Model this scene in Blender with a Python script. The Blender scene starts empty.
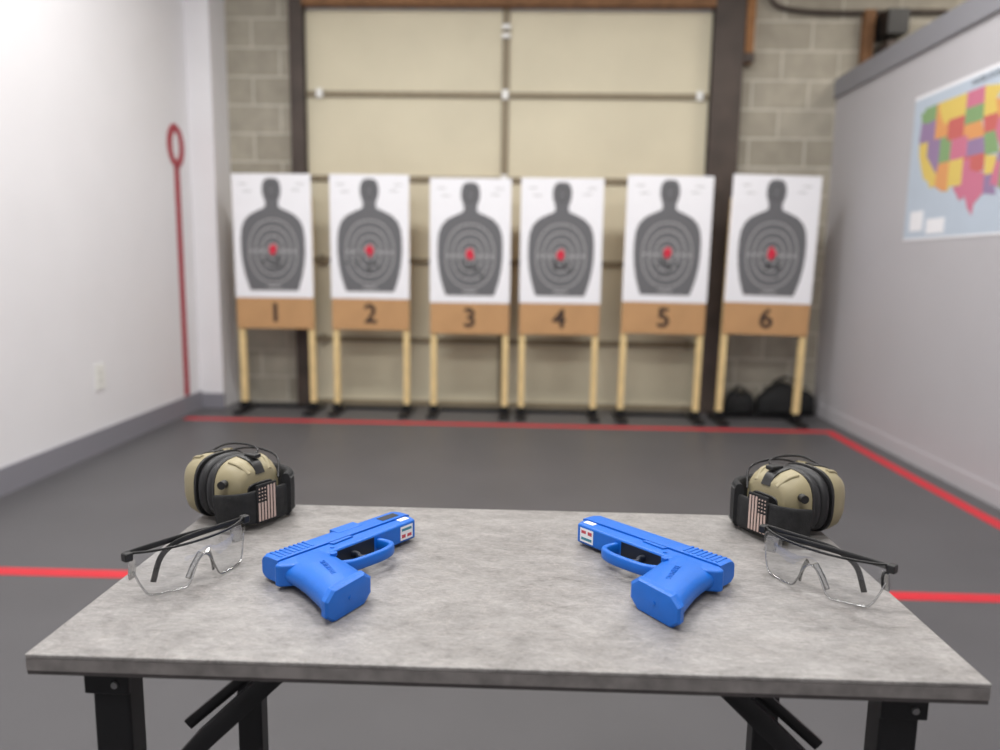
import bpy, math, random
from mathutils import Matrix, Vector
random.seed(4)
C = bpy.context.collection
sc = bpy.context.scene
try: sc.view_settings.view_transform = 'Standard'
except Exception: pass

def lin(c):
    return tuple(((x/255)/12.92 if x/255 <= .04045 else (((x/255)+.055)/1.055)**2.4) for x in c)+(1,)

def mat(name, rgb, rough=.6, metal=0., var=0., scale=20., bump=0., bscale=None, spec=.5):
    m = bpy.data.materials.new(name); m.use_nodes = True
    nt = m.node_tree; b = nt.nodes['Principled BSDF']
    b.inputs['Roughness'].default_value = rough; b.inputs['Metallic'].default_value = metal
    b.inputs['Specular IOR Level'].default_value = spec
    col = lin(rgb)
    tc = nt.nodes.new('ShaderNodeTexCoord')
    n = nt.nodes.new('ShaderNodeTexNoise'); n.inputs['Scale'].default_value = scale; n.inputs['Detail'].default_value = 5
    nt.links.new(tc.outputs['Object'], n.inputs['Vector'])
    r = nt.nodes.new('ShaderNodeValToRGB')
    r.color_ramp.elements[0].position = .3; r.color_ramp.elements[1].position = .7
    v = max(var, .01)
    r.color_ramp.elements[0].color = tuple(x*(1-v) for x in col[:3])+(1,)
    r.color_ramp.elements[1].color = tuple(min(1, x*(1+v)) for x in col[:3])+(1,)
    nt.links.new(n.outputs['Fac'], r.inputs['Fac']); nt.links.new(r.outputs['Color'], b.inputs['Base Color'])
    if bump:
        n2 = nt.nodes.new('ShaderNodeTexNoise'); n2.inputs['Scale'].default_value = bscale or scale*5
        nt.links.new(tc.outputs['Object'], n2.inputs['Vector'])
        bp = nt.nodes.new('ShaderNodeBump'); bp.inputs['Strength'].default_value = bump; bp.inputs['Distance'].default_value = .002
        nt.links.new(n2.outputs['Fac'], bp.inputs['Height']); nt.links.new(bp.outputs['Normal'], b.inputs['Normal'])
    return m

def empty(name, loc=(0,0,0), rz=0., M=None):
    e = bpy.data.objects.new(name, None); C.objects.link(e); e.empty_display_size = .05
    if M is not None: e.matrix_world = M
    else: e.location = loc; e.rotation_euler = (0,0,rz)
    return e

def obj(name, verts, faces, m, parent=None, smooth=False, ang=35, bevel=0, seg=2, loc=None, rot=None):
    me = bpy.data.meshes.new(name); me.from_pydata([tuple(v) for v in verts], [], faces); me.update()
    import bmesh
    bm = bmesh.new(); bm.from_mesh(me); bmesh.ops.recalc_face_normals(bm, faces=bm.faces); bm.to_mesh(me); bm.free()
    o = bpy.data.objects.new(name, me); C.objects.link(o)
    if m: me.materials.append(m)
    if parent: o.parent = parent
    if loc: o.location = loc
    if rot: o.rotation_euler = rot
    if smooth or bevel:
        for p in me.polygons: p.use_smooth = True
        try: me.set_sharp_from_angle(angle=math.radians(ang))
        except Exception: pass
    if bevel:
        b = o.modifiers.new('b','BEVEL'); b.width = bevel; b.segments = seg; b.limit_method = 'ANGLE'; b.angle_limit = math.radians(30)
        try: b.harden_normals = True
        except Exception: pass
    return o

def box(name, lo, hi, m, parent=None, bevel=0, **k):
    x0,y0,z0 = lo; x1,y1,z1 = hi
    v = [(x0,y0,z0),(x1,y0,z0),(x1,y1,z0),(x0,y1,z0),(x0,y0,z1),(x1,y0,z1),(x1,y1,z1),(x0,y1,z1)]
    f = [(0,3,2,1),(4,5,6,7),(0,1,5,4),(1,2,6,5),(2,3,7,6),(3,0,4,7)]
    return obj(name, v, f, m, parent, bevel=bevel, **k)

def loft(name, rings, m, parent=None, smooth=True, ang=40, cap=True, **k):
    n = len(rings[0]); v = [p for r in rings for p in r]; f = []
    for i in range(len(rings)-1):
        for j in range(n):
            a = i*n+j; b = i*n+(j+1)%n
            f.append((a,b,b+n,a+n))
    if cap:
        f.append(tuple(range(n))); f.append(tuple(range((len(rings)-1)*n, len(rings)*n)))
    return obj(name, v, f, m, parent, smooth=smooth, ang=ang, **k)

def prism(name, poly, t0, t1, m, parent=None, axis='z', bevel=0, **k):
    def P(a,b,t):
        return {'z':(a,b,t),'y':(a,t,b),'x':(t,a,b)}[axis]
    n = len(poly)
    v = [P(a,b,t0) for a,b in poly]+[P(a,b,t1) for a,b in poly]
    f = [tuple(range(n)), tuple(range(n,2*n))]+[(i,(i+1)%n,(i+1)%n+n,i+n) for i in range(n)]
    return obj(name, v, f, m, parent, bevel=bevel, **k)

def sup(n, a, b, e, ph=0):
    out = []
    for i in range(n):
        t = 2*math.pi*i/n+ph; c, s = math.cos(t), math.sin(t)
        out.append((a*math.copysign(abs(c)**(2/e), c), b*math.copysign(abs(s)**(2/e), s)))
    return out

def catmull(pts, k=6, closed=False):
    P = [Vector(p) for p in pts]; out = []
    n = len(P); rng = n if closed else n-1
    for i in range(rng):
        if closed: p0,p1,p2,p3 = P[(i-1)%n],P[i],P[(i+1)%n],P[(i+2)%n]
        else:
            p1,p2 = P[i],P[i+1]; p0 = P[i-1] if i else p1*2-p2; p3 = P[i+2] if i+2<n else p2*2-p1
        for j in range(k):
            t = j/k
            out.append(.5*((2*p1)+(p2-p0)*t+(2*p0-5*p1+4*p2-p3)*t*t+(3*p1-p0-3*p2+p3)*t**3))
    if not closed: out.append(P[-1])
    return out

def sweep(name, pts, w, h, m, parent=None, up=(0,0,1), n=12, e=2., k=6, closed=False, taper=None):
    pp = catmull(pts, k, closed); up = Vector(up); rings = []
    N = len(pp)
    for i, p in enumerate(pp):
        if closed: T = pp[(i+1)%N]-pp[i-1]
        else: T = pp[min(i+1,N-1)]-pp[max(i-1,0)]
        T.normalize(); S = T.cross(up)
        if S.length < 1e-4: S = T.cross(Vector((1,0,0)))
        S.normalize(); U = S.cross(T)
        s = 1. if taper is None else taper(i/(N-1))
        rings.append([p+S*a*s+U*b*s for a,b in sup(n, w/2, h/2, e)])
    if closed: rings.append(rings[0])
    return loft(name, rings, m, parent, cap=not closed, ang=50)

def text(name, s, size, m, parent, M, ext=.0006, offset=0., align='CENTER'):
    c = bpy.data.curves.new(name,'FONT'); c.body = s; c.size = size; c.extrude = ext; c.offset = offset
    c.align_x = align; c.align_y = 'CENTER'
    o = bpy.data.objects.new(name, c); C.objects.link(o)
    dg = bpy.context.evaluated_depsgraph_get(); me = bpy.data.meshes.new_from_object(o.evaluated_get(dg))
    bpy.data.objects.remove(o)
    o = bpy.data.objects.new(name, me); C.objects.link(o); me.materials.clear(); me.materials.append(m)
    o.parent = parent; o.matrix_local = M
    return o

# ---------------- materials ----------------
M_left = mat('wall_paint_light', (228,227,230), .55, var=.015, scale=3)
M_right = mat('wall_paint_grey', (184,182,186), .6, var=.015, scale=3)
M_cap = mat('partition_cap', (138,138,144), .6)
M_base = mat('baseboard_grey', (134,133,141), .5)
M_floor = mat('rubber_floor', (84,83,85), .42, var=.06, scale=2.5, bump=.12, bscale=250, spec=.4)
M_ceil = mat('ceiling_paint', (205,203,197), .9)
M_red = mat('red_tape', (200,34,48), .5, var=.05, scale=15)
M_redp = mat('red_paint', (168,50,62), .5)
M_steel = mat('brown_steel', (72,62,56), .55, metal=.1, var=.25, scale=6)
M_wood = mat('raw_wood_beam', (128,92,62), .8, var=.25, scale=12)
M_door = mat('door_panel', (210,202,177), .6, var=.05, scale=2)
M_rail = mat('door_rail', (134,122,100), .6, var=.1)
M_white = mat('white_plastic', (232,232,228), .4)
M_paper = mat('target_paper', (236,236,240), .8)
M_sil = mat('silhouette_ink', (103,103,106), .8)
M_ring = mat('ring_ink', (170,170,170), .8)
M_ringd = mat('target_dark_ink', (54,54,56), .8)
M_bull = mat('target_red_ink', (205,42,66), .8)
M_card = mat('cardboard', (188,146,102), .85, var=.06, scale=6)
M_digit = mat('digit_ink', (58,43,36), .8)
M_pine = mat('pine_post', (224,198,144), .7, var=.08, scale=14)
M_blackm = mat('black_metal', (26,26,28), .42, metal=.3)
M_blackp = mat('black_plastic', (24,24,25), .45)
M_blackf = mat('black_fabric', (32,32,33), .9, var=.3, scale=120, bump=.4, bscale=600)
M_foam = mat('cushion_vinyl', (34,34,36), .5, var=.1, scale=60)
M_tan = mat('tan_cup_plastic', (148,138,108), .5, var=.04, scale=30)
M_blue = mat('training_blue', (3,98,194), .40, var=.05, scale=60, bump=.15, bscale=900)
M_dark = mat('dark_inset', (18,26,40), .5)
M_lab = mat('label_white', (232,232,236), .5)
M_labr = mat('label_red', (190,70,84), .5)
M_labt = mat('label_teal', (60,130,150), .5)
M_flag = mat('flag_stripe', (196,172,162), .8)

def block_mat():
    m = bpy.data.materials.new('cinder_block'); m.use_nodes = True; nt = m.node_tree; b = nt.nodes['Principled BSDF']
    tc = nt.nodes.new('ShaderNodeTexCoord'); sp = nt.nodes.new('ShaderNodeSeparateXYZ'); cb = nt.nodes.new('ShaderNodeCombineXYZ')
    nt.links.new(tc.outputs['Object'], sp.inputs[0]); nt.links.new(sp.outputs['X'], cb.inputs['X']); nt.links.new(sp.outputs['Z'], cb.inputs['Y'])
    br = nt.nodes.new('ShaderNodeTexBrick'); br.inputs['Scale'].default_value = 1.
    br.inputs['Brick Width'].default_value = .4; br.inputs['Row Height'].default_value = .2; br.inputs['Mortar Size'].default_value = .009
    br.inputs['Mortar Smooth'].default_value = .3
    br.inputs['Color1'].default_value = lin((174,168,154)); br.inputs['Color2'].default_value = lin((156,150,136)); br.inputs['Mortar'].default_value = lin((194,189,176))
    nt.links.new(cb.outputs[0], br.inputs['Vector'])
    n = nt.nodes.new('ShaderNodeTexNoise'); n.inputs['Scale'].default_value = 9; n.inputs['Detail'].default_value = 8
    nt.links.new(tc.outputs['Object'], n.inputs['Vector'])
    mx = nt.nodes.new('ShaderNodeMixRGB'); mx.blend_type = 'OVERLAY'; mx.inputs[0].default_value = .25
    nt.links.new(br.outputs['Color'], mx.inputs[1]); nt.links.new(n.outputs['Fac'], mx.inputs[2]); nt.links.new(mx.outputs[0], b.inputs['Base Color'])
    bp = nt.nodes.new('ShaderNodeBump'); bp.inputs['Strength'].default_value = .5; bp.inputs['Distance'].default_value = .01; bp.invert = True
    nt.links.new(br.outputs['Fac'], bp.inputs['Height']); nt.links.new(bp.outputs['Normal'], b.inputs['Normal'])
    b.inputs['Roughness'].default_value = .9
    return m
M_block = block_mat()

def stone_mat():
    m = bpy.data.materials.new('grey_stone_laminate'); m.use_nodes = True; nt = m.node_tree; b = nt.nodes['Principled BSDF']
    tc = nt.nodes.new('ShaderNodeTexCoord'); mp = nt.nodes.new('ShaderNodeMapping')
    mp.inputs['Rotation'].default_value = (0,0,.9); mp.inputs['Scale'].default_value = (1,2.0,1)
    nt.links.new(tc.outputs['Object'], mp.inputs['Vector'])
    def noise(s,d,r_,dist):
        n = nt.nodes.new('ShaderNodeTexNoise'); n.inputs['Scale'].default_value=s; n.inputs['Detail'].default_value=d
        n.inputs['Roughness'].default_value=r_; n.inputs['Distortion'].default_value=dist
        nt.links.new(mp.outputs[0], n.inputs['Vector']); return n
    n1 = noise(14,12,.78,.6); n2 = noise(160,8,.8,.2); n3 = noise(48,10,.75,.8)
    a1 = nt.nodes.new('ShaderNodeMath'); a1.operation='MULTIPLY_ADD'; a1.inputs[1].default_value=.8
    nt.links.new(n2.outputs['Fac'], a1.inputs[0]); nt.links.new(n1.outputs['Fac'], a1.inputs[2])
    a2 = nt.nodes.new('ShaderNodeMath'); a2.operation='MULTIPLY_ADD'; a2.inputs[1].default_value=.8
    nt.links.new(n3.outputs['Fac'], a2.inputs[0]); nt.links.new(a1.outputs[0], a2.inputs[2])
    dv = nt.nodes.new('ShaderNodeMapRange'); dv.inputs['From Min'].default_value=.95; dv.inputs['From Max'].default_value=1.65
    nt.links.new(a2.outputs[0], dv.inputs['Value'])
    r = nt.nodes.new('ShaderNodeValToRGB'); e = r.color_ramp.elements
    e[0].position = .15; e[0].color = lin((104,101,99)); e[1].position = .85; e[1].color = lin((154,151,149))
    nt.links.new(dv.outputs[0], r.inputs['Fac'])
    # thin pale veins
    nv = noise(7,10,.7,2.2)
    ab = nt.nodes.new('ShaderNodeMath'); ab.operation='SUBTRACT'; ab.inputs[1].default_value=.5
    nt.links.new(nv.outputs['Fac'], ab.inputs[0])
    ab2 = nt.nodes.new('ShaderNodeMath'); ab2.operation='ABSOLUTE'; nt.links.new(ab.outputs[0], ab2.inputs[0])
    rv = nt.nodes.new('ShaderNodeMapRange'); rv.inputs['From Min'].default_value=0; rv.inputs['From Max'].default_value=.012
    rv.inputs['To Min'].default_value=.28; rv.inputs['To Max'].default_value=0.
    nt.links.new(ab2.outputs[0], rv.inputs['Value'])
    mx = nt.nodes.new('ShaderNodeMixRGB'); mx.inputs[2].default_value = lin((178,170,164))
    nt.links.new(rv.outputs[0], mx.inputs[0]); nt.links.new(r.outputs['Color'], mx.inputs[1])
    nt.links.new(mx.outputs[0], b.inputs['Base Color'])
    b.inputs['Roughness'].default_value = .42
    bp = nt.nodes.new('ShaderNodeBump'); bp.inputs['Strength'].default_value = .2; bp.inputs['Distance'].default_value = .0006
    nt.links.new(a2.outputs[0], bp.inputs['Height']); nt.links.new(bp.outputs['Normal'], b.inputs['Normal'])
    return m
M_stone = stone_mat()
M_edge = mat('laminate_edge', (122,118,116), .5, var=.25, scale=60)
M_edged = mat('laminate_underside', (62,58,58), .6, var=.2, scale=60)

def clear_mat(name, base, k):
    m = bpy.data.materials.new(name); m.use_nodes = True; nt = m.node_tree
    nt.nodes.remove(nt.nodes['Principled BSDF']); out = nt.nodes['Material Output']
    t = nt.nodes.new('ShaderNodeBsdfTransparent'); t.inputs[0].default_value = (.93,.94,.95,1)
    g = nt.nodes.new('ShaderNodeBsdfGlossy'); g.inputs['Roughness'].default_value = .04
    lw = nt.nodes.new('ShaderNodeLayerWeight'); lw.inputs['Blend'].default_value = .45
    mt = nt.nodes.new('ShaderNodeMath'); mt.operation = 'MULTIPLY_ADD'; mt.inputs[1].default_value = k; mt.inputs[2].default_value = base
    nt.links.new(lw.outputs['Fresnel'], mt.inputs[0])
    mx = nt.nodes.new('ShaderNodeMixShader'); nt.links.new(mt.outputs[0], mx.inputs[0])
    nt.links.new(t.outputs[0], mx.inputs[1]); nt.links.new(g.outputs[0], mx.inputs[2]); nt.links.new(mx.outputs[0], out.inputs[0])
    return m
M_lens = clear_mat('clear_lens', .06, .5)
M_lensedge = clear_mat('clear_lens_edge', .4, .6)

# ---------------- room ----------------
YB = 5.65; XL = -2.36; XR = 2.2; ZC = 3.5
box('floor', (XL-.15,-3.15,-.1), (4.6,YB+.2,0), M_floor)
box('ceiling', (XL-.15,-3.15,ZC), (4.6,YB+.2,ZC+.1), M_ceil)
box('wall_left', (XL-.12,-3,0), (XL,YB,ZC), M_left)
box('wall_front', (XL-.12,-3.12,0), (4.6,-3,ZC), M_left)
box('wall_far_side', (4.45,-3,0), (4.57,YB,ZC), M_left)
box('wall_pier', (XL,5.36,0), (-2.19,YB,ZC), M_left)
box('baseboard_left', (XL,-3,0), (XL+.015,5.36,.125), M_base)
box('trim_pier', (XL+.015,5.345,0), (-2.18,5.36,.11), M_base)
box('wall_right', (XR,-3,0), (XR+.13,YB,2.28), M_right)
box('trim_partition_cap', (XR-.02,-3,2.28), (XR+.15,YB,2.41), M_cap)
box('baseboard_right', (XR-.008,-3,0), (XR,YB,.09), M_right)
box('wall_back', (XL-.12,YB,0), (-1.66,YB+.2,ZC), M_block)
box('wall_back.001', (1.5,YB,0), (4.6,YB+.2,ZC), M_block)
box('wall_back_header', (-1.66,YB,2.95), (1.5,YB+.2,ZC), M_block)
for nm,x0,x1 in (('a',-1.70,-1.60),('b',1.29,1.50)):
    e = empty('steel_column')
    box('flange_front', (x0,YB-.10,0), (x1,YB-.085,ZC-.01), M_steel, e)
    box('web', ((x0+x1)/2-.02,YB-.085,0), ((x0+x1)/2+.02,YB-.012,ZC-.01), M_steel, e)
    box('flange_back', (x0,YB-.012,0), (x1,YB-.0,ZC-.01), M_steel, e)
e = empty('wood_header_beam')
box('plank', (-1.60,YB-.12,2.86), (1.29,YB-.03,3.0), M_wood, e)
box('plank_upper', (-1.60,YB-.10,3.005), (1.29,YB-.03,3.14), M_wood, e)
e = empty('wood_stud')
box('stud', (1.51,YB-.09,2.50), (1.57,YB-.005,ZC-.01), mat('stud_wood',(140,98,60),.8,var=.2), e)
box('bracket', (1.505,YB-.1,2.5), (1.575,YB-.09,2.56), M_steel, e)
e = empty('door_1')
dy = YB-.03
pz = [0.0,.50,1.09,1.685,2.275,2.86]
for i in range(5):
    for j,(xa,xb) in enumerate(((-1.60,-.165),(-.155,1.29))):
        box('panel_%d_%d'%(i,j), (xa,dy,pz[i]), (xb,dy+.04,pz[i+1]-.004), M_door, e, bevel=.004)
    box('seam_rail_%d'%i, (-1.60,dy-.02,pz[i]-.0 if i==0 else pz[i]-.018), (1.29,dy,pz[i]+.018+(.02 if i==0 else 0)), M_rail, e)
    for hx in (-.16,1.22,-1.5):
        if i==3 and hx<-1: continue
        box('hinge_%d_%.0f'%(i,hx*10), (hx-.022,dy-.03,pz[i]-.03 if i else .02), (hx+.022,dy-.021,pz[i]+.035), M_white if i>2 else M_rail, e)
box('center_stile', (-.185,dy-.018,.0), (-.135,dy,2.86), M_rail, e)
for zz in (2.66,2.72): box('stile_clip_%.2f'%zz, (-.19,dy-.035,zz), (-.13,dy-.019,zz+.03), M_white, e)
e = empty('conduit_pipe')
sweep('pipe', [(1.66,YB-.03,ZC-.02),(1.66,YB-.03,3.0),(1.9,YB-.03,2.86),(2.9,YB-.03,2.86)], .03,.03, M_steel, e, up=(0,1,0))
e = empty('wall_shelf_bracket')
box('upright', (2.33,YB-.07,2.45), (2.40,YB-.005,2.86), M_wood, e)
box('arm', (2.42,YB-.22,2.66), (2.56,YB-.005,2.82), M_blackp, e)
box('box', (2.44,YB-.20,2.5), (2.60,YB-.005,2.62), M_steel, e)

box('red_floor_tape', (XL+.016,2.375,0), (XR-.01,2.435,.0015), M_red)
box('red_floor_tape.001', (-2.3,4.93,0), (2.02,5.0,.0015), M_red)
box('red_floor_tape.002', (2.02,2.44,0), (2.085,5.0,.0015), M_red)
box('red_floor_tape.003', (2.02,-2.9,0), (2.085,2.37,.0015), M_red)

e = empty('red_wall_marking', (XL,5.14,0))
v=[];f=[]
for i in range(40):
    a = 2*math.pi*i/40
    for rr,tx in ((1.,0),(1.,.003),(.42,.003),(.42,0)):
        v.append((tx, .125*rr*math.cos(a), 1.83+.145*(rr if rr==1 else .62)*math.sin(a)))
for i in range(40):
    for k in range(4):
        a=i*4+k; b=i*4+(k+1)%4; c=((i+1)%40)*4+(k+1)%4; d=((i+1)%40)*4+k
        f.append((a,b,c,d))
obj('ring', v, f, M_redp, e)
box('stripe', (0,-.038,.128), (.003,.038,1.70), M_redp, e)
e = empty('wall_outlet', (XL,4.07,.42))
box('plate', (0,-.048,-.072), (.006,.048,.072), M_white, e, bevel=.002)
for z in (-.022,.022):
    box('socket', (.006,-.016,z-.014), (.008,.016,z+.014), mat('socket_%d'%(z*1000),(215,215,210),.4), e, bevel=.001)

# ---------------- map ----------------
e = empty('usa_wall_map', (XR,4.5,1.243))
MW, MH = 1.34, .795
M_sea = mat('map_sea', (186,198,212), .5, var=.03, scale=5)
box('sheet', (-.003,-MW,0), (0,0,MH), M_sea, e)
box('margin', (-.0035,-MW,MH-.018), (-.003,0,MH), M_paper, e)
box('margin_b', (-.0035,-MW,0), (-.003,0,.012), M_paper, e)
pal = [(202,118,144),(220,194,104),(220,156,100),(132,164,116),(150,126,162),(198,104,100)]
mp = [mat('map_ink_%d'%i, c, .5) for i,c in enumerate(pal)]
def mxy(lon, lat):
    return (-((lon+128.5)/63.5)*MW, .05+(lat-24)/(50.5-24)*(MH-.09))
S = [
 (3,[(-124.7,48.4),(-123,48.2),(-122.8,49),(-117,49),(-117,46),(-119,46),(-121,45.7),(-123,46.1),(-124,46.3)]),
 (4,[(-124,46.3),(-123,46.1),(-121,45.7),(-119,46),(-117,46),(-117,42),(-124.3,42),(-124.5,43)]),
 (1,[(-124.3,42),(-120,42),(-120,39),(-114.6,35),(-114.5,32.7),(-117.1,32.5),(-118.5,34),(-120.6,34.6),(-122,36.6),(-123.8,39.5)]),
 (4,[(-120,42),(-114,42),(-114,36.2),(-114.6,35),(-120,39)]),
 (2,[(-117,49),(-116,49),(-116,48),(-114.5,46),(-113,44.5),(-111,44.5),(-111,42),(-117,42)]),
 (1,[(-116,49),(-104,49),(-104,45),(-111,45),(-111,44.5),(-113,44.5),(-114.5,46),(-116,48)]),
 (5,[(-111,45),(-104,45),(-104,41),(-111,41)]),
 (3,[(-114,42),(-111,42),(-111,41),(-109,41),(-109,37),(-114,37)]),
 (2,[(-114,37),(-109,37),(-109,31.3),(-111,31.3),(-114.7,32.6),(-114.6,35)]),
 (0,[(-109,41),(-102,41),(-102,37),(-109,37)]),
 (1,[(-109,37),(-103,37),(-103,32),(-108.2,32),(-108.2,31.3),(-109,31.3)]),
 (0,[(-104,49),(-97,49),(-96.5,46),(-104,46)]),
 (3,[(-104,46),(-96.5,46),(-96.5,43),(-104,43)]),
 (2,[(-104,43),(-97,43),(-95.5,40),(-102,40),(-102,41),(-104,41)]),
 (4,[(-102,40),(-95.3,40),(-94.6,39),(-94.6,37),(-102,37)]),
 (5,[(-103,37),(-94.6,37),(-94.5,33.8),(-97,33.8),(-100,34.6),(-100,36.5),(-103,36.5)]),
 (0,[(-103,36.5),(-100,36.5),(-100,34.6),(-97,33.8),(-94,33.5),(-93.8,29.8),(-97,28),(-97.4,26),(-99.5,27.5),(-101,29.7),(-103,29),(-106.5,31.8),(-103,32)]),
 (1,[(-97,49),(-89.8,48),(-92.5,46),(-91.3,43.5),(-96.5,43.5)]),
 (5,[(-96.5,43.5),(-91.3,43.5),(-90.2,41.8),(-91.5,40.5),(-95.7,40.5)]),
 (3,[(-95.7,40.5),(-91.5,40.5),(-89.3,36.5),(-94.5,36.5)]),
 (1,[(-94.5,36.5),(-89.7,36),(-91.1,33),(-94,33)]),
 (4,[(-94,33),(-91.1,33),(-91.5,31),(-89.7,31),(-89.2,29.2),(-93.8,29.7)]),
 (2,[(-92.5,46),(-88,45.5),(-87.5,42.5),(-90.7,42.5),(-91.3,43.5)]),
 (0,[(-90.7,42.5),(-87.6,42.5),(-87.6,38),(-89,37),(-91.5,40.3)]),
 (3,[(-86.8,45.8),(-84,46),(-82.5,43),(-83.3,41.8),(-86.8,41.8)]),
 (1,[(-87.6,41.8),(-84.8,41.8),(-84.8,39),(-87.8,38)]),
 (5,[(-84.8,41.8),(-80.5,42),(-80.6,40.3),(-82.5,38.4),(-84.8,39)]),
 (2,[(-89,37),(-84.8,39),(-82.5,38.2),(-83.6,36.6),(-89.3,36.5)]),
 (4,[(-89.7,36.5),(-81.7,36.5),(-84.3,35),(-90.2,35)]),
 (0,[(-91,33),(-90.2,35),(-88.2,35),(-88.4,30.2),(-89.7,31),(-91.5,31)]),
 (3,[(-88.2,35),(-85.6,35),(-85,31),(-87.6,30.3),(-88.4,30.3)]),
 (1,[(-85.6,35),(-83.2,35),(-81,32),(-81.5,30.7),(-85,31)]),
 (2,[(-87.6,30.3),(-85,31),(-81.5,30.7),(-80,27),(-80.4,25.2),(-82,27.5),(-84,30)]),
 (5,[(-83.2,35),(-80,34.8),(-78.7,33.8),(-81,32)]),
 (0,[(-84.3,35),(-81.7,36.5),(-76,36.5),(-75.6,35.3),(-78.7,33.8),(-80,34.8)]),
 (3,[(-83.6,36.6),(-82.5,38.2),(-80.6,40.3),(-77.5,39.3),(-76,38),(-76,36.5)]),
 (1,[(-80.5,42),(-75,42),(-75,40),(-80.5,39.8)]),
 (4,[(-79.7,42.3),(-76.2,43.6),(-75,45),(-73.4,45),(-73.5,41),(-75,42)]),
 (2,[(-73.4,45),(-71,45),(-70.7,42.7),(-70,41.8),(-73.5,41)]),
 (5,[(-71,45),(-70,46.7),(-69,47.4),(-67.8,47),(-67,44.8),(-70.7,43)]),
]
for i,(ci,poly) in enumerate(S):
    pl = [mxy(*q) for q in poly]
    prism('state_%02d'%i, pl, -.0045-.00001*i, -.003, mp[ci], e, axis='x')
box('legend_box', (-.0042,-.20,.05), (-.003,-.06,.16), M_paper, e)
box('legend_box_b', (-.0042,-.42,.03), (-.003,-.24,.11), M_paper, e)
text('map_title', 'UNITED STATES', .035, M_ringd, e, Matrix.Translation((-.004,-.67,MH-.045)) @ Matrix.Rotation(-math.pi/2,4,'Z') @ Matrix.Rotation(math.pi/2,4,'X'), ext=.0003)

# ---------------- targets ----------------
half = [(0,.835),(.035,.832),(.058,.81),(.068,.775),(.068,.735),(.058,.70),(.048,.675),(.048,.645),(.060,.632),(.11,.612),(.165,.585),(.205,.545),(.228,.49),(.236,.42),(.236,.33),(.228,.25),(.212,.17),(.19,.10),(.175,.062),(0,.062)]
half = [(x*.96, z) for x,z in half]
sil = half + [(-x,z) for x,z in reversed(half[1:-1])]
def ringmesh(name, cx, cz, a, b, t, y0, y1, m, par, ex=2.2):
    n=48; v=[];f=[]
    for x,z in sup(n,1,1,ex):
        v += [(cx+x*a,y0,cz+z*b),(cx+x*(a-t),y0,cz+z*(b-t))]
    for i in range(n):
        f.append((2*i,2*i+1,(2*i+3)%(2*n),(2*i+2)%(2*n)))
    return obj(name, v, f, m, par)
def target(i, cx, y, ztop, w, lean=0):
    e = empty('silhouette_target_stand', (cx,y,abs(lean)*.0045), 0)
    e.rotation_euler = (0,math.radians(lean),0)
    zb = ztop-.862; hw = w/2
    for s in (-1,1):
        px = s*(hw-.022)
        box('post_%d'%(s+2), (px-.021,.012,.02), (px+.021,.05,ztop-.15), M_pine, e, bevel=.002)
        box('foot_%d'%(s+2), (px-.035,-.14,.0), (px+.035,.22,.022), M_blackm, e, bevel=.003)
        box('socket_%d'%(s+2), (px-.03,.003,.022), (px+.03,.058,.07), M_blackm, e, bevel=.002)
    box('base_bar', (-hw,.16,.0), (hw,.20,.02), M_blackm, e)
    box('cardboard_backer', (-hw,.0,zb-.205), (hw,.010,ztop-.006), M_card, e)
    box('paper', (-hw-.003,-.003,zb+.012), (hw+.003,-.0005,ztop), M_paper, e)
    prism('silhouette', [(x,zb+z) for x,z in sil], -.0042, -.003, M_sil, e, axis='y')
    cz = zb+.335
    for k,(a,b) in enumerate(((.045,.055),(.085,.11),(.128,.165),(.172,.222))):
        ringmesh('ring_%d'%k, 0, cz, a, b, .0080, -.0048, 0, M_ring, e)
    ringmesh('head_ring', 0, zb+.75, .038, .05, .005, -.0048, 0, M_ringd, e)
    rr = random.Random(i)
    pl = [( .028*(1+.35*rr.uniform(-1,1))*math.cos(t*math.pi/8), cz+.012+.040*(1+.3*rr.uniform(-1,1))*math.sin(t*math.pi/8)) for t in range(16)]
    prism('centre_mark', pl, -.0056, -.0048, M_bull, e, axis='y')
    for k in range(18):
        x = rr.gauss(0,.045); z = cz-.07+rr.gauss(0,.03)
        prism('hit_%d'%k, [(x+.009*c,z+.009*s) for c,s in sup(8,1,1,2)], -.0060,-.0048, M_ringd, e, axis='y')
    for k,x in enumerate((-.15,-.107,-.066,.066,.107,.15)):
        box('score_%d'%k, (x-.008,-.0056,cz-.009), (x+.008,-.0048,cz+.011), M_ring, e)
    box('score_line', (-.05,-.0052,zb+.085), (.05,-.0044,zb+.095), M_ring, e)
    for k,(x,z) in enumerate(((-.2,.79),(-.17,.74),(.2,.79),(.17,.75))):
        box('print_%d'%k, (x-.03,-.0036,zb+z), (x+.03,-.003,zb+z+.006), M_ring, e)
    for k,(ox,oz) in enumerate(((-.006,0),(.006,0),(0,.005),(0,-.005))):
        text('digit_stroke_%d'%k, str(i), .185, M_digit, e, Matrix.Translation((ox,-.0010-.0002*k,zb-.10+oz)) @ Matrix.Rotation(math.pi/2,4,'X'))
T = [(-1.750,5.26,1.668,.545,-.3),(-1.077,5.26,1.672,.545,0),(-.378,5.26,1.655,.553,0),(.250,5.25,1.662,.556,0),(.960,5.22,1.680,.572,.5),(1.650,5.20,1.685,.580,1.0)]
for i,(cx,y,zt,w,l) in enumerate(T): target(i+1,cx,y,zt,w,l)

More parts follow.
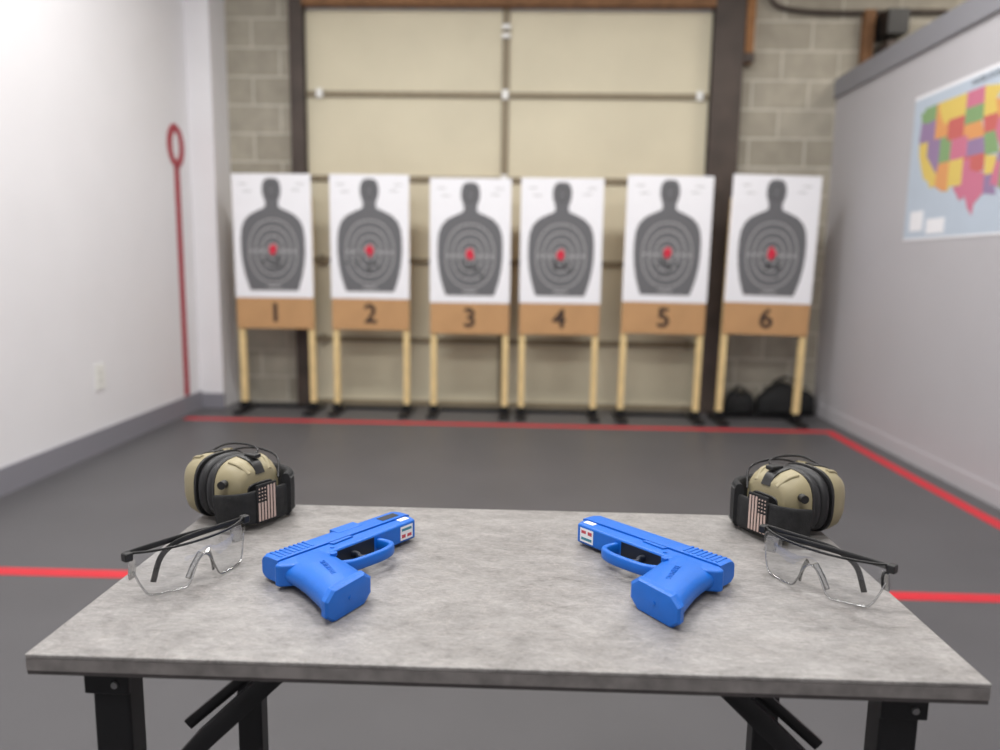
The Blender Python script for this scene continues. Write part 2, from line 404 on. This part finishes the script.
# ---------------- black gear bags ----------------
def bag(loc, rz, L, W, Hh, tag):
    e = empty('duffel_bag', loc, rz)
    rings=[]
    for k in range(13):
        t=k/12; x=-L/2+L*t; s=(1-abs(2*t-1)**4)*.35+.65; dz=1-.12*math.sin(t*9+tag)
        rings.append([(x, a*s, Hh/2*s*dz+ b*s*dz + 0.002) for a,b in sup(20,W/2,Hh/2,3.)])
    mn = min(p[2] for r in rings for p in r)
    rings=[[(p[0],p[1],p[2]-mn) for p in r] for r in rings]
    loft('body', rings, M_blackf, e)
    sweep('zipper', [(-L*.42,0,Hh*.93),(0,0,Hh*.96),(L*.42,0,Hh*.93)], .012,.012, M_blackm, e, up=(0,1,0))
    for s in (-1,1):
        sweep('handle_%d'%(s+2), [(-L*.2,s*W*.35,Hh*.75),(-L*.18,s*W*.2,Hh*1.1),(0,s*W*.1,Hh*1.28),(L*.18,s*W*.2,Hh*1.1),(L*.2,s*W*.35,Hh*.75)], .008,.028, M_blackf, e, up=(0,1,0), e=3)
    box('side_pocket', (-L*.25,-W*.5-.008,Hh*.15), (L*.25,-W*.42,Hh*.62), M_blackf, e, bevel=.008)
bag((1.95,5.545,0), .0, .40,.17,.22, 1)
bag((1.62,5.555,0), .0, .2,.14,.16, 3)

# ---------------- table ----------------
TX0,TX1,TY0,TY1,TZ = -.402,.374,.560,.956,.75
e = empty('folding_table')
box('top', (TX0,TY0,TZ-.004), (TX1,TY1,TZ), M_stone, e, bevel=.0012)
box('core', (TX0+.0005,TY0+.0005,TZ-.0145), (TX1-.0005,TY1-.0005,TZ-.004), M_edge, e)
box('underside', (TX0+.001,TY0+.001,TZ-.018), (TX1-.001,TY1-.001,TZ-.0145), M_edged, e)
M_bolt = mat('bolt',(150,150,150),.3,metal=.8)
for s,xc in ((-1,TX0+.055),(1,TX1-.055)):
    nm = 'L' if s<0 else 'R'
    for yy,t in ((.598,'front'),(.905,'rear')):
        box('leg_%s_%s'%(t,nm), (xc-.016,yy-.013,.0), (xc+.016,yy+.013,TZ-.026), M_blackm, e, bevel=.003)
        box('leg_cap_%s_%s'%(t,nm), (xc-.019,yy-.016,.0), (xc+.019,yy+.016,.03), M_blackp, e, bevel=.003)
        box('bracket_%s_%s'%(t,nm), (xc-.019,yy-.019,TZ-.045), (xc+.019,yy-.0135,TZ-.018), M_blackm, e, bevel=.001)
        prism('bolt_%s_%s'%(t,nm), [(xc+.008+.003*c,TZ-.036+.003*q) for c,q in sup(10,1,1,2)], yy-.021, yy-.019, M_bolt, e, axis='y')
        x1 = xc - s*.150
        sweep('brace_%s_%s'%(t,nm), [(x1,yy,TZ-.022),((x1+xc)/2,yy,TZ-.095),(xc-s*.012,yy,TZ-.168)], .018,.012, M_blackm, e, up=(0,1,0), e=6, k=1)
        sweep('brace_link_%s_%s'%(t,nm), [(x1+s*.018,yy+.012,TZ-.022),(xc-s*.055,yy+.012,TZ-.09)], .010,.006, M_blackm, e, up=(0,1,0), e=6, k=1)
        box('brace_mount_%s_%s'%(t,nm), (x1-.016,yy-.012,TZ-.030), (x1+.016,yy+.012,TZ-.018), M_blackm, e, bevel=.001)
    box('side_rail_%s'%nm, (xc-.018,TY0+.02,TZ-.026), (xc+.018,TY1-.02,TZ-.018), M_blackm, e)
    box('stretcher_%s'%nm, (xc-.012,.611,.16), (xc+.012,.887,.185), M_blackm, e)
box('rear_stretcher', (TX0+.071,.895,.20), (TX1-.071,.915,.225), M_blackm, e)

# ---------------- pistols ----------------
def pistol(origin, ang, flip):
    X = Vector((math.cos(ang), math.sin(ang), 0))
    Y = Vector((-math.sin(ang), math.cos(ang), 0)) if not flip else Vector((math.sin(ang), -math.cos(ang), 0))
    Z = X.cross(Y)
    M = Matrix(((X.x,Y.x,Z.x,origin[0]),(X.y,Y.y,Z.y,origin[1]),(X.z,Y.z,Z.z,origin[2]),(0,0,0,1)))
    e = empty('blue_training_pistol', M=M)
    W = .0124
    def sec(x, k, dy=0):
        w=W*k; yb=-.001; yt=.0275*k+dy
        P=[(yb,-w),(yt*.55,-w),(yt*.80,-w*.93),(yt*.95,-w*.70),(yt,-w*.45),(yt,w*.45),(yt*.95,w*.70),(yt*.80,w*.93),(yt*.55,w),(yb,w)]
        return [(x,a,b) for a,b in P]
    loft('slide', [sec(0,.93),sec(.003,1),sec(.176,1),sec(.183,.90)], M_blue, e, ang=25)
    rg=[]
    for x,r_ in ((.180,.0074),(.1865,.0074),(.1868,.0066),(.1868,.0046),(.178,.0045)):
        rg.append([(x,.0145+a,b) for a,b in sup(20,r_,r_,2)])
    loft('barrel', rg, M_blue, e)
    loft('recoil_plug', [[(x,.004+a,b) for a,b in sup(14,.004,.004,2)] for x in (.18,.185)], M_blue, e)
    for sgn in (-1,1):
        for k in range(8):
            x=.006+k*.0056
            box('serration_%d_%d'%(sgn+1,k), (x,.003,sgn*W-.0008), (x+.0028,.021,sgn*W+.0008), M_blue, e, bevel=.0005)
    for k in range(9):
        x=.004+k*.0066
        box('top_ridge_%d'%k, (x,.0262,-.0065), (x+.0034,.0290,.0065), M_blue, e, bevel=.0006)
    prism('rear_sight', [(.006,.027),(.020,.027),(.017,.0320),(.009,.0320)], -.008,.008, M_blue, e, bevel=.0006)
    prism('front_sight', [(.160,.027),(.174,.027),(.172,.0310),(.169,.0310)], -.0018,.0018, M_blue, e, bevel=.0004)
    prism('ejection_port', [(.088,.012),(.122,.012),(.122,.0277),(.088,.0277)], .0040,W+.0004, M_blue, e, bevel=.0006)
    prism('frame', [(.000,-.001),(.180,-.001),(.180,-.008),(.177,-.0175),(.118,-.0195),(.060,-.021),(.036,-.024),(.004,-.020),(-.006,-.012),(-.008,-.006)], -.0113,.0113, M_blue, e, bevel=.0026, seg=3)
    rings=[]
    S_ = [
      (-.006,.028,.0300,.0118),(-.018,.0275,.0300,.0128),(-.030,.0250,.0285,.0136),(-.045,.0218,.0280,.0142),(-.060,.0182,.0288,.0146),
      (-.073,.0148,.0296,.0146),(-.083,.0118,.0302,.0144),(-.089,.0098,.0304,.0143)]
    for y,cx,hx,hz in S_:
        rings.append([(cx+a, y+ a*.17, b) for a,b in sup(28,hx,hz,2.5)])
    loft('grip', rings, M_blue, e, ang=60)
    rings=[]
    for dy_,k in ((0,.97),(-.002,1.04),(-.008,1.04),(-.0105,.96),(-.011,.84)):
        hx=.0308*k; hz=.0146*k; c=.0095
        P=[(-hx+c,-hz),(hx-c,-hz),(hx,-hz+c*.8),(hx,hz-c*.8),(hx-c,hz),(-hx+c,hz),(-hx,hz-c*.8),(-hx,-hz+c*.8)]
        rings.append([(.0088+dy_*.15+a, -.089+dy_+a*.17, b) for a,b in P])
    loft('magazine_pad', rings, M_blue, e, ang=20)
    loft('pad_button', [[(.0070+a,-.1000-dd+a*.17,b) for a,b in sup(14,.0020,.0020,2)] for dd in (0,.0008)], M_blue, e)
    sweep('trigger_guard', [(.116,-.016,0),(.119,-.030,0),(.116,-.041,0),(.100,-.0465,0),(.075,-.0465,0),(.058,-.044,0),(.046,-.036,0)], .0066,.0125, M_blue, e, up=(0,0,1), n=12, e=3.5)
    sweep('trigger', [(.078,-.018,0),(.080,-.027,0),(.076,-.036,0),(.079,-.041,0)], .005,.008, M_dark, e, up=(0,0,1), n=10, e=3)
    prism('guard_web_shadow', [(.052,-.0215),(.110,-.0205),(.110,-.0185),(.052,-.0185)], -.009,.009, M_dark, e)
    for sgn in (-1,1):
        z0=sgn*.0113
        prism('slide_stop_%d'%sgn, [(.062,-.003),(.090,-.003),(.092,-.007),(.064,-.0085)], min(z0,z0+sgn*.0016), max(z0,z0+sgn*.0016), M_blue, e, bevel=.0005)
        loft('pin_%d'%sgn, [[(.058+a,-.013+b,z0+sgn*t) for a,b in sup(12,.0024,.0024,2)] for t in (-.001,.0008)], M_blue, e)
        loft('mag_release_%d'%sgn, [[(.046+a,-.030+b,sgn*(.0122+t)) for a,b in sup(12,.004,.003,2)] for t in (-.002,.0015)], M_blue, e)
        text('lettering_%d'%(sgn+1), 'TRAINING', .0078, M_blue, e,
             Matrix.Translation((.0180,-.056,sgn*.0146)) @ (Matrix.Rotation(0 if sgn>0 else math.pi,4,'Y')) @ Matrix.Rotation(math.radians(70)*sgn,4,'Z'), ext=.0004)
    for k,(x0,x1,z0,z1,mm,dd) in enumerate(((.152,.172,-.0080,.0080,M_lab,0),(.154,.160,-.0055,-.0015,M_labr,.0002),(.163,.170,-.0055,-.0020,M_labr,.0002),(.154,.170,.0025,.0055,M_labt,.0002))):
        sl = lambda x: -.0175-(.177-x)*(.002/.059)
        v = [(x0,sl(x0)-.0003-dd,z0),(x1,sl(x1)-.0003-dd,z0),(x1,sl(x1)-.0003-dd,z1),(x0,sl(x0)-.0003-dd,z1),
             (x0,sl(x0)+.001,z0),(x1,sl(x1)+.001,z0),(x1,sl(x1)+.001,z1),(x0,sl(x0)+.001,z1)]
        obj('label_%d'%k, v, [(0,3,2,1),(4,5,6,7),(0,1,5,4),(1,2,6,5),(2,3,7,6),(3,0,4,7)], mm, e)
    for sgn in (-1,1):
        a,b = sorted((sgn*(W-.0004), sgn*(W+.0003)))
        if not flip: box('slide_window_%d'%sgn, (.146,.004,a), (.172,.0150,b), M_dark, e)
        a,b = sorted((sgn*(.0113-.0004), sgn*(.0113+.0003)))
        box('side_label_%d'%sgn, (.160,-.0105,a), (.174,-.003,b), M_lab, e)
    return e
pistol((-.239,.701,TZ+.0154), math.radians(54), False)
pistol((.2015,.7180,TZ+.0154), math.radians(180-46.5), True)

# ---------------- ear muffs ----------------
def earmuff(loc, rz, f):
    e = empty('earmuffs', loc, rz)
    ZC_ = .042
    def cup(s, tag):
        def rg(x,a,b,ex=2.5,dz=0): return [(s*x, f*p, ZC_+q+dz) for p,q in sup(36,a,b,ex)]
        loft('cushion_%s'%tag, [rg(.0005,.024,.022),rg(.0005,.036,.033),rg(.003,.041,.038),rg(.008,.042,.0395),rg(.012,.0405,.038),rg(.014,.038,.035)], M_foam, e, ang=60)
        loft('cup_rim_%s'%tag, [rg(.013,.038,.036),rg(.014,.0425,.0402,2.8),rg(.0175,.0428,.0405,2.8),rg(.0185,.041,.0385)], M_blackp, e, ang=40)
        loft('cup_%s'%tag, [rg(.018,.0420,.0400,2.8),rg(.024,.0418,.0396,2.9),rg(.036,.0395,.0370,3.0),rg(.046,.0335,.0310,3.2),rg(.0495,.0300,.0265,3.2),rg(.0505,.0260,.0225,3.2)], M_tan, e, ang=28)
        loft('cup_panel_%s'%tag, [rg(.0504,.021,.012,4),rg(.0515,.020,.011,4)], M_blackp, e, ang=30)
        for k in (-1,1):
            sweep('cup_ridge_%s_%d'%(tag,k), [(s*.024,f*k*.023,ZC_+.037),(s*.038,f*k*.021,ZC_+.034),(s*.049,f*k*.016,ZC_+.024)], .006,.004, M_tan, e, up=(s,0,1), e=3)
        sweep('cup_slot_%s'%tag, [(s*.020,0,ZC_+.0398),(s*.033,0,ZC_+.0380),(s*.044,0,ZC_+.0330),(s*.0505,0,ZC_+.022)], .015,.003, M_blackp, e, up=(s,0,1), e=4)
    cup(1,'outer'); cup(-1,'inner')
    P = [(.030,-.050),(.046,-.046),(.0585,-.034),(.0620,-.015),(.0635,.008),(.0600,.030),(.046,.050),(.015,.058),(-.02,.057),(-.046,.046),(-.056,.024),(-.055,.004)]
    sweep('headband', [(x,f*y,.026+.0025*math.sin(i*.7)) for i,(x,y) in enumerate(P)], .007,.040, M_blackf, e, up=(0,0,1), n=20, e=5, k=5)
    Q = P[5:9]
    sweep('headband_cover', [(x*1.03,f*y*1.03,.031) for x,y in Q], .012,.054, M_blackf, e, up=(0,0,1), n=20, e=3.5, k=5)
    M_st = mat('stitch',(70,70,70),.8)
    for zz in (.010,.052):
        sweep('stitch_%.0f'%(zz*1000), [(x*1.13,f*y*1.10,zz) for x,y in Q], .0016,.0016, M_st, e, up=(0,0,1), n=6, k=4)
    sweep('wire_yoke_a', [(.034,f*.005,.082),(.024,f*.022,.086),(-.005,f*.030,.087),(-.030,f*.020,.086),(-.040,f*.0,.078)], .0028,.0028, M_blackm, e, up=(0,0,1), n=8)
    sweep('wire_yoke_b', [(.056,f*.024,.054),(.036,f*.042,.074),(-.010,f*.048,.078),(-.046,f*.040,.070),(-.056,f*.016,.052)], .0028,.0028, M_blackm, e, up=(0,0,1), n=8)
    box('yoke_clip', (.024,f*.005-.006,.0800), (.042,f*.005+.006,.0855), M_blackp, e, bevel=.0015)
    fx=.0665; yc=-.006*f
    fp = empty('flag_patch', (fx,yc,.032)); fp.parent = e; fp.rotation_euler=(0,0,f*-.05)
    box('backing', (-.0015,-.0150,-.024), (.0012,.0150,.024), M_blackf, fp, bevel=.0008)
    for k in range(6):
        y=-.0122+k*.0046
        box('stripe_%d'%k, (.0010,f*y-.0012 ,-.021), (.0019,f*y+.0013,.021 if k>=3 else .002), M_flag, fp)
    for a in range(3):
        for b in range(4):
            y=f*(-.0118+a*.0044); z=.0055+b*.0044
            box('star_%d_%d'%(a,b), (.0010,y-.0008,z-.0008), (.0018,y+.0008,z+.0008), M_flag, fp)
    sweep('volume_knob', [(.034,-f*.040,.058),(.037,-f*.048,.058)], .010,.010, M_blackp, e, n=14)
    return e
earmuff((-.363,.903,TZ), math.radians(-27), 1)
earmuff((.339,.903,TZ), math.radians(180+27), -1)

# ---------------- safety glasses ----------------
def glasses(a, b, f):
    A=Vector(a); B=Vector(b); mid=(A+B)/2; d=(B-A)
    ang=math.atan2(d.y,d.x); L=d.length/2
    e = empty('safety_glasses', (mid.x,mid.y,TZ), ang)
    topz=.046
    def plan(s):
        return (L*s*(1-.06*s*s*s*s), -.021*(1-abs(s)**2.2))
    def bot(s):
        a_=abs(s)
        if a_<.16: return .030-.012*(a_/.16)**2
        if a_<.30: t=(a_-.16)/.14; return .018*(1-t)**1.5+.002*t
        if a_<.78: return .002
        t=(a_-.78)/.22; return .002+.026*t**1.6
    N=64; K=6; v=[];fc=[]
    for i in range(N+1):
        s=-1+2*i/N; x,y=plan(s); zb=bot(s)
        for j in range(K+1):
            t=j/K; z=zb+(topz-zb)*t
            v.append((x, y-.004*math.sin(math.pi*t), z))
    for i in range(N):
        for j in range(K):
            p=i*(K+1)+j; fc.append((p,p+K+1,p+K+2,p+1))
    obj('lens', v, fc, M_lens, e, smooth=True, ang=80)
    bl=[]; tp=[]
    for i in range(0,N+1,2):
        s=-1+2*i/N; x,y=plan(s); bl.append((x,y,bot(s))); tp.append((x,y,topz))
    sweep('lens_lower_edge', bl, .0018,.0018, M_lensedge, e, n=8, k=2)
    sweep('brow_bar', tp, .0022,.0026, M_blackp, e, n=8, k=2, e=3)
    for s in (-1,1):
        sweep('nose_pad_%d'%(s+2), [(s*.004,-.021,.033),(s*.010,-.018,.022),(s*.0145,-.014,.008)], .0030,.0055, M_lensedge, e, n=8)
        box('hinge_block_%d'%(s+2), (s*L-.004,-.003,topz-.007), (s*L+.004,.006,topz+.0015), M_blackp, e, bevel=.0015)
        sweep('side_shield_%d'%(s+2), [(s*(L-.002),.003,topz-.018),(s*(L-.012),.010,topz-.020)], .002,.018, M_lensedge, e, n=8)
    for s,yo,zo in ((1,.003,0),(-1,.007,.001)):
        sweep('temple_%d'%(s+2), [(s*L,yo-.002,topz-.002+zo),(s*L*.7,yo-.002,topz-.002+zo),(0,yo-.001,topz-.003+zo),(-s*L*.30,yo-.001,topz-.006),(-s*L*.48,yo+.001,topz-.016),(-s*L*.60,yo+.002,.008)] if s*f>0 else
              [(s*L,yo-.003,topz-.002+zo),(s*L*.7,yo-.002,topz-.002+zo),(0,yo-.001,topz-.003+zo),(-s*L*.45,yo-.001,topz-.004),(-s*L*.80,yo+.001,topz-.006)], .0028,.0058, M_blackp, e, n=10, e=3, k=6)
    return e
glasses((-.367,.661),(-.297,.773),1)
glasses((.262,.783),(.350,.682),-1)

# ---------------- lights ----------------
M_fix = mat('fixture_white', (230,230,230), .5)
def fixture(x,y,L,W,P,col=(1,.985,.965),rz=0):
    e = empty('ceiling_light_fixture', (x,y,ZC-.03), rz)
    box('housing', (-L/2-.03,-W/2-.03,-.03), (L/2+.03,W/2+.03,.0299), M_fix, e)
    ld = bpy.data.lights.new('ceiling_tube','AREA'); ld.shape='RECTANGLE'; ld.size=L; ld.size_y=W; ld.energy=P; ld.color=col
    lo = bpy.data.objects.new('ceiling_tube', ld); C.objects.link(lo); lo.parent=e; lo.location=(0,0,-.045)
fixture(-1.1,.9,1.2,.5,62)
fixture(1.0,.9,1.2,.5,38)
fixture(-1.0,3.3,1.2,.5,60)
fixture(1.0,3.3,1.2,.5,50)
fixture(0,-1.2,1.2,.5,46)
fixture(3.4,4.2,1.2,.4,38,(1,.93,.84))
w = bpy.data.worlds.new('world'); sc.world = w; w.use_nodes = True
w.node_tree.nodes['Background'].inputs[0].default_value = (.8,.85,1,1); w.node_tree.nodes['Background'].inputs[1].default_value = .3

# ---------------- camera ----------------
cd = bpy.data.cameras.new('camera'); co = bpy.data.objects.new('camera', cd); C.objects.link(co)
cd.sensor_width = 36; cd.lens = 27; cd.clip_start = .02
Rm = Matrix.Rotation(.03,4,'Z') @ Matrix.Rotation(math.radians(90-8.34),4,'X') @ Matrix.Rotation(.015,4,'Z')
co.matrix_world = Matrix.Translation((0,0,1.07)) @ Rm
cd.dof.use_dof = True; cd.dof.focus_distance = .80; cd.dof.aperture_fstop = 3.3
sc.camera = co
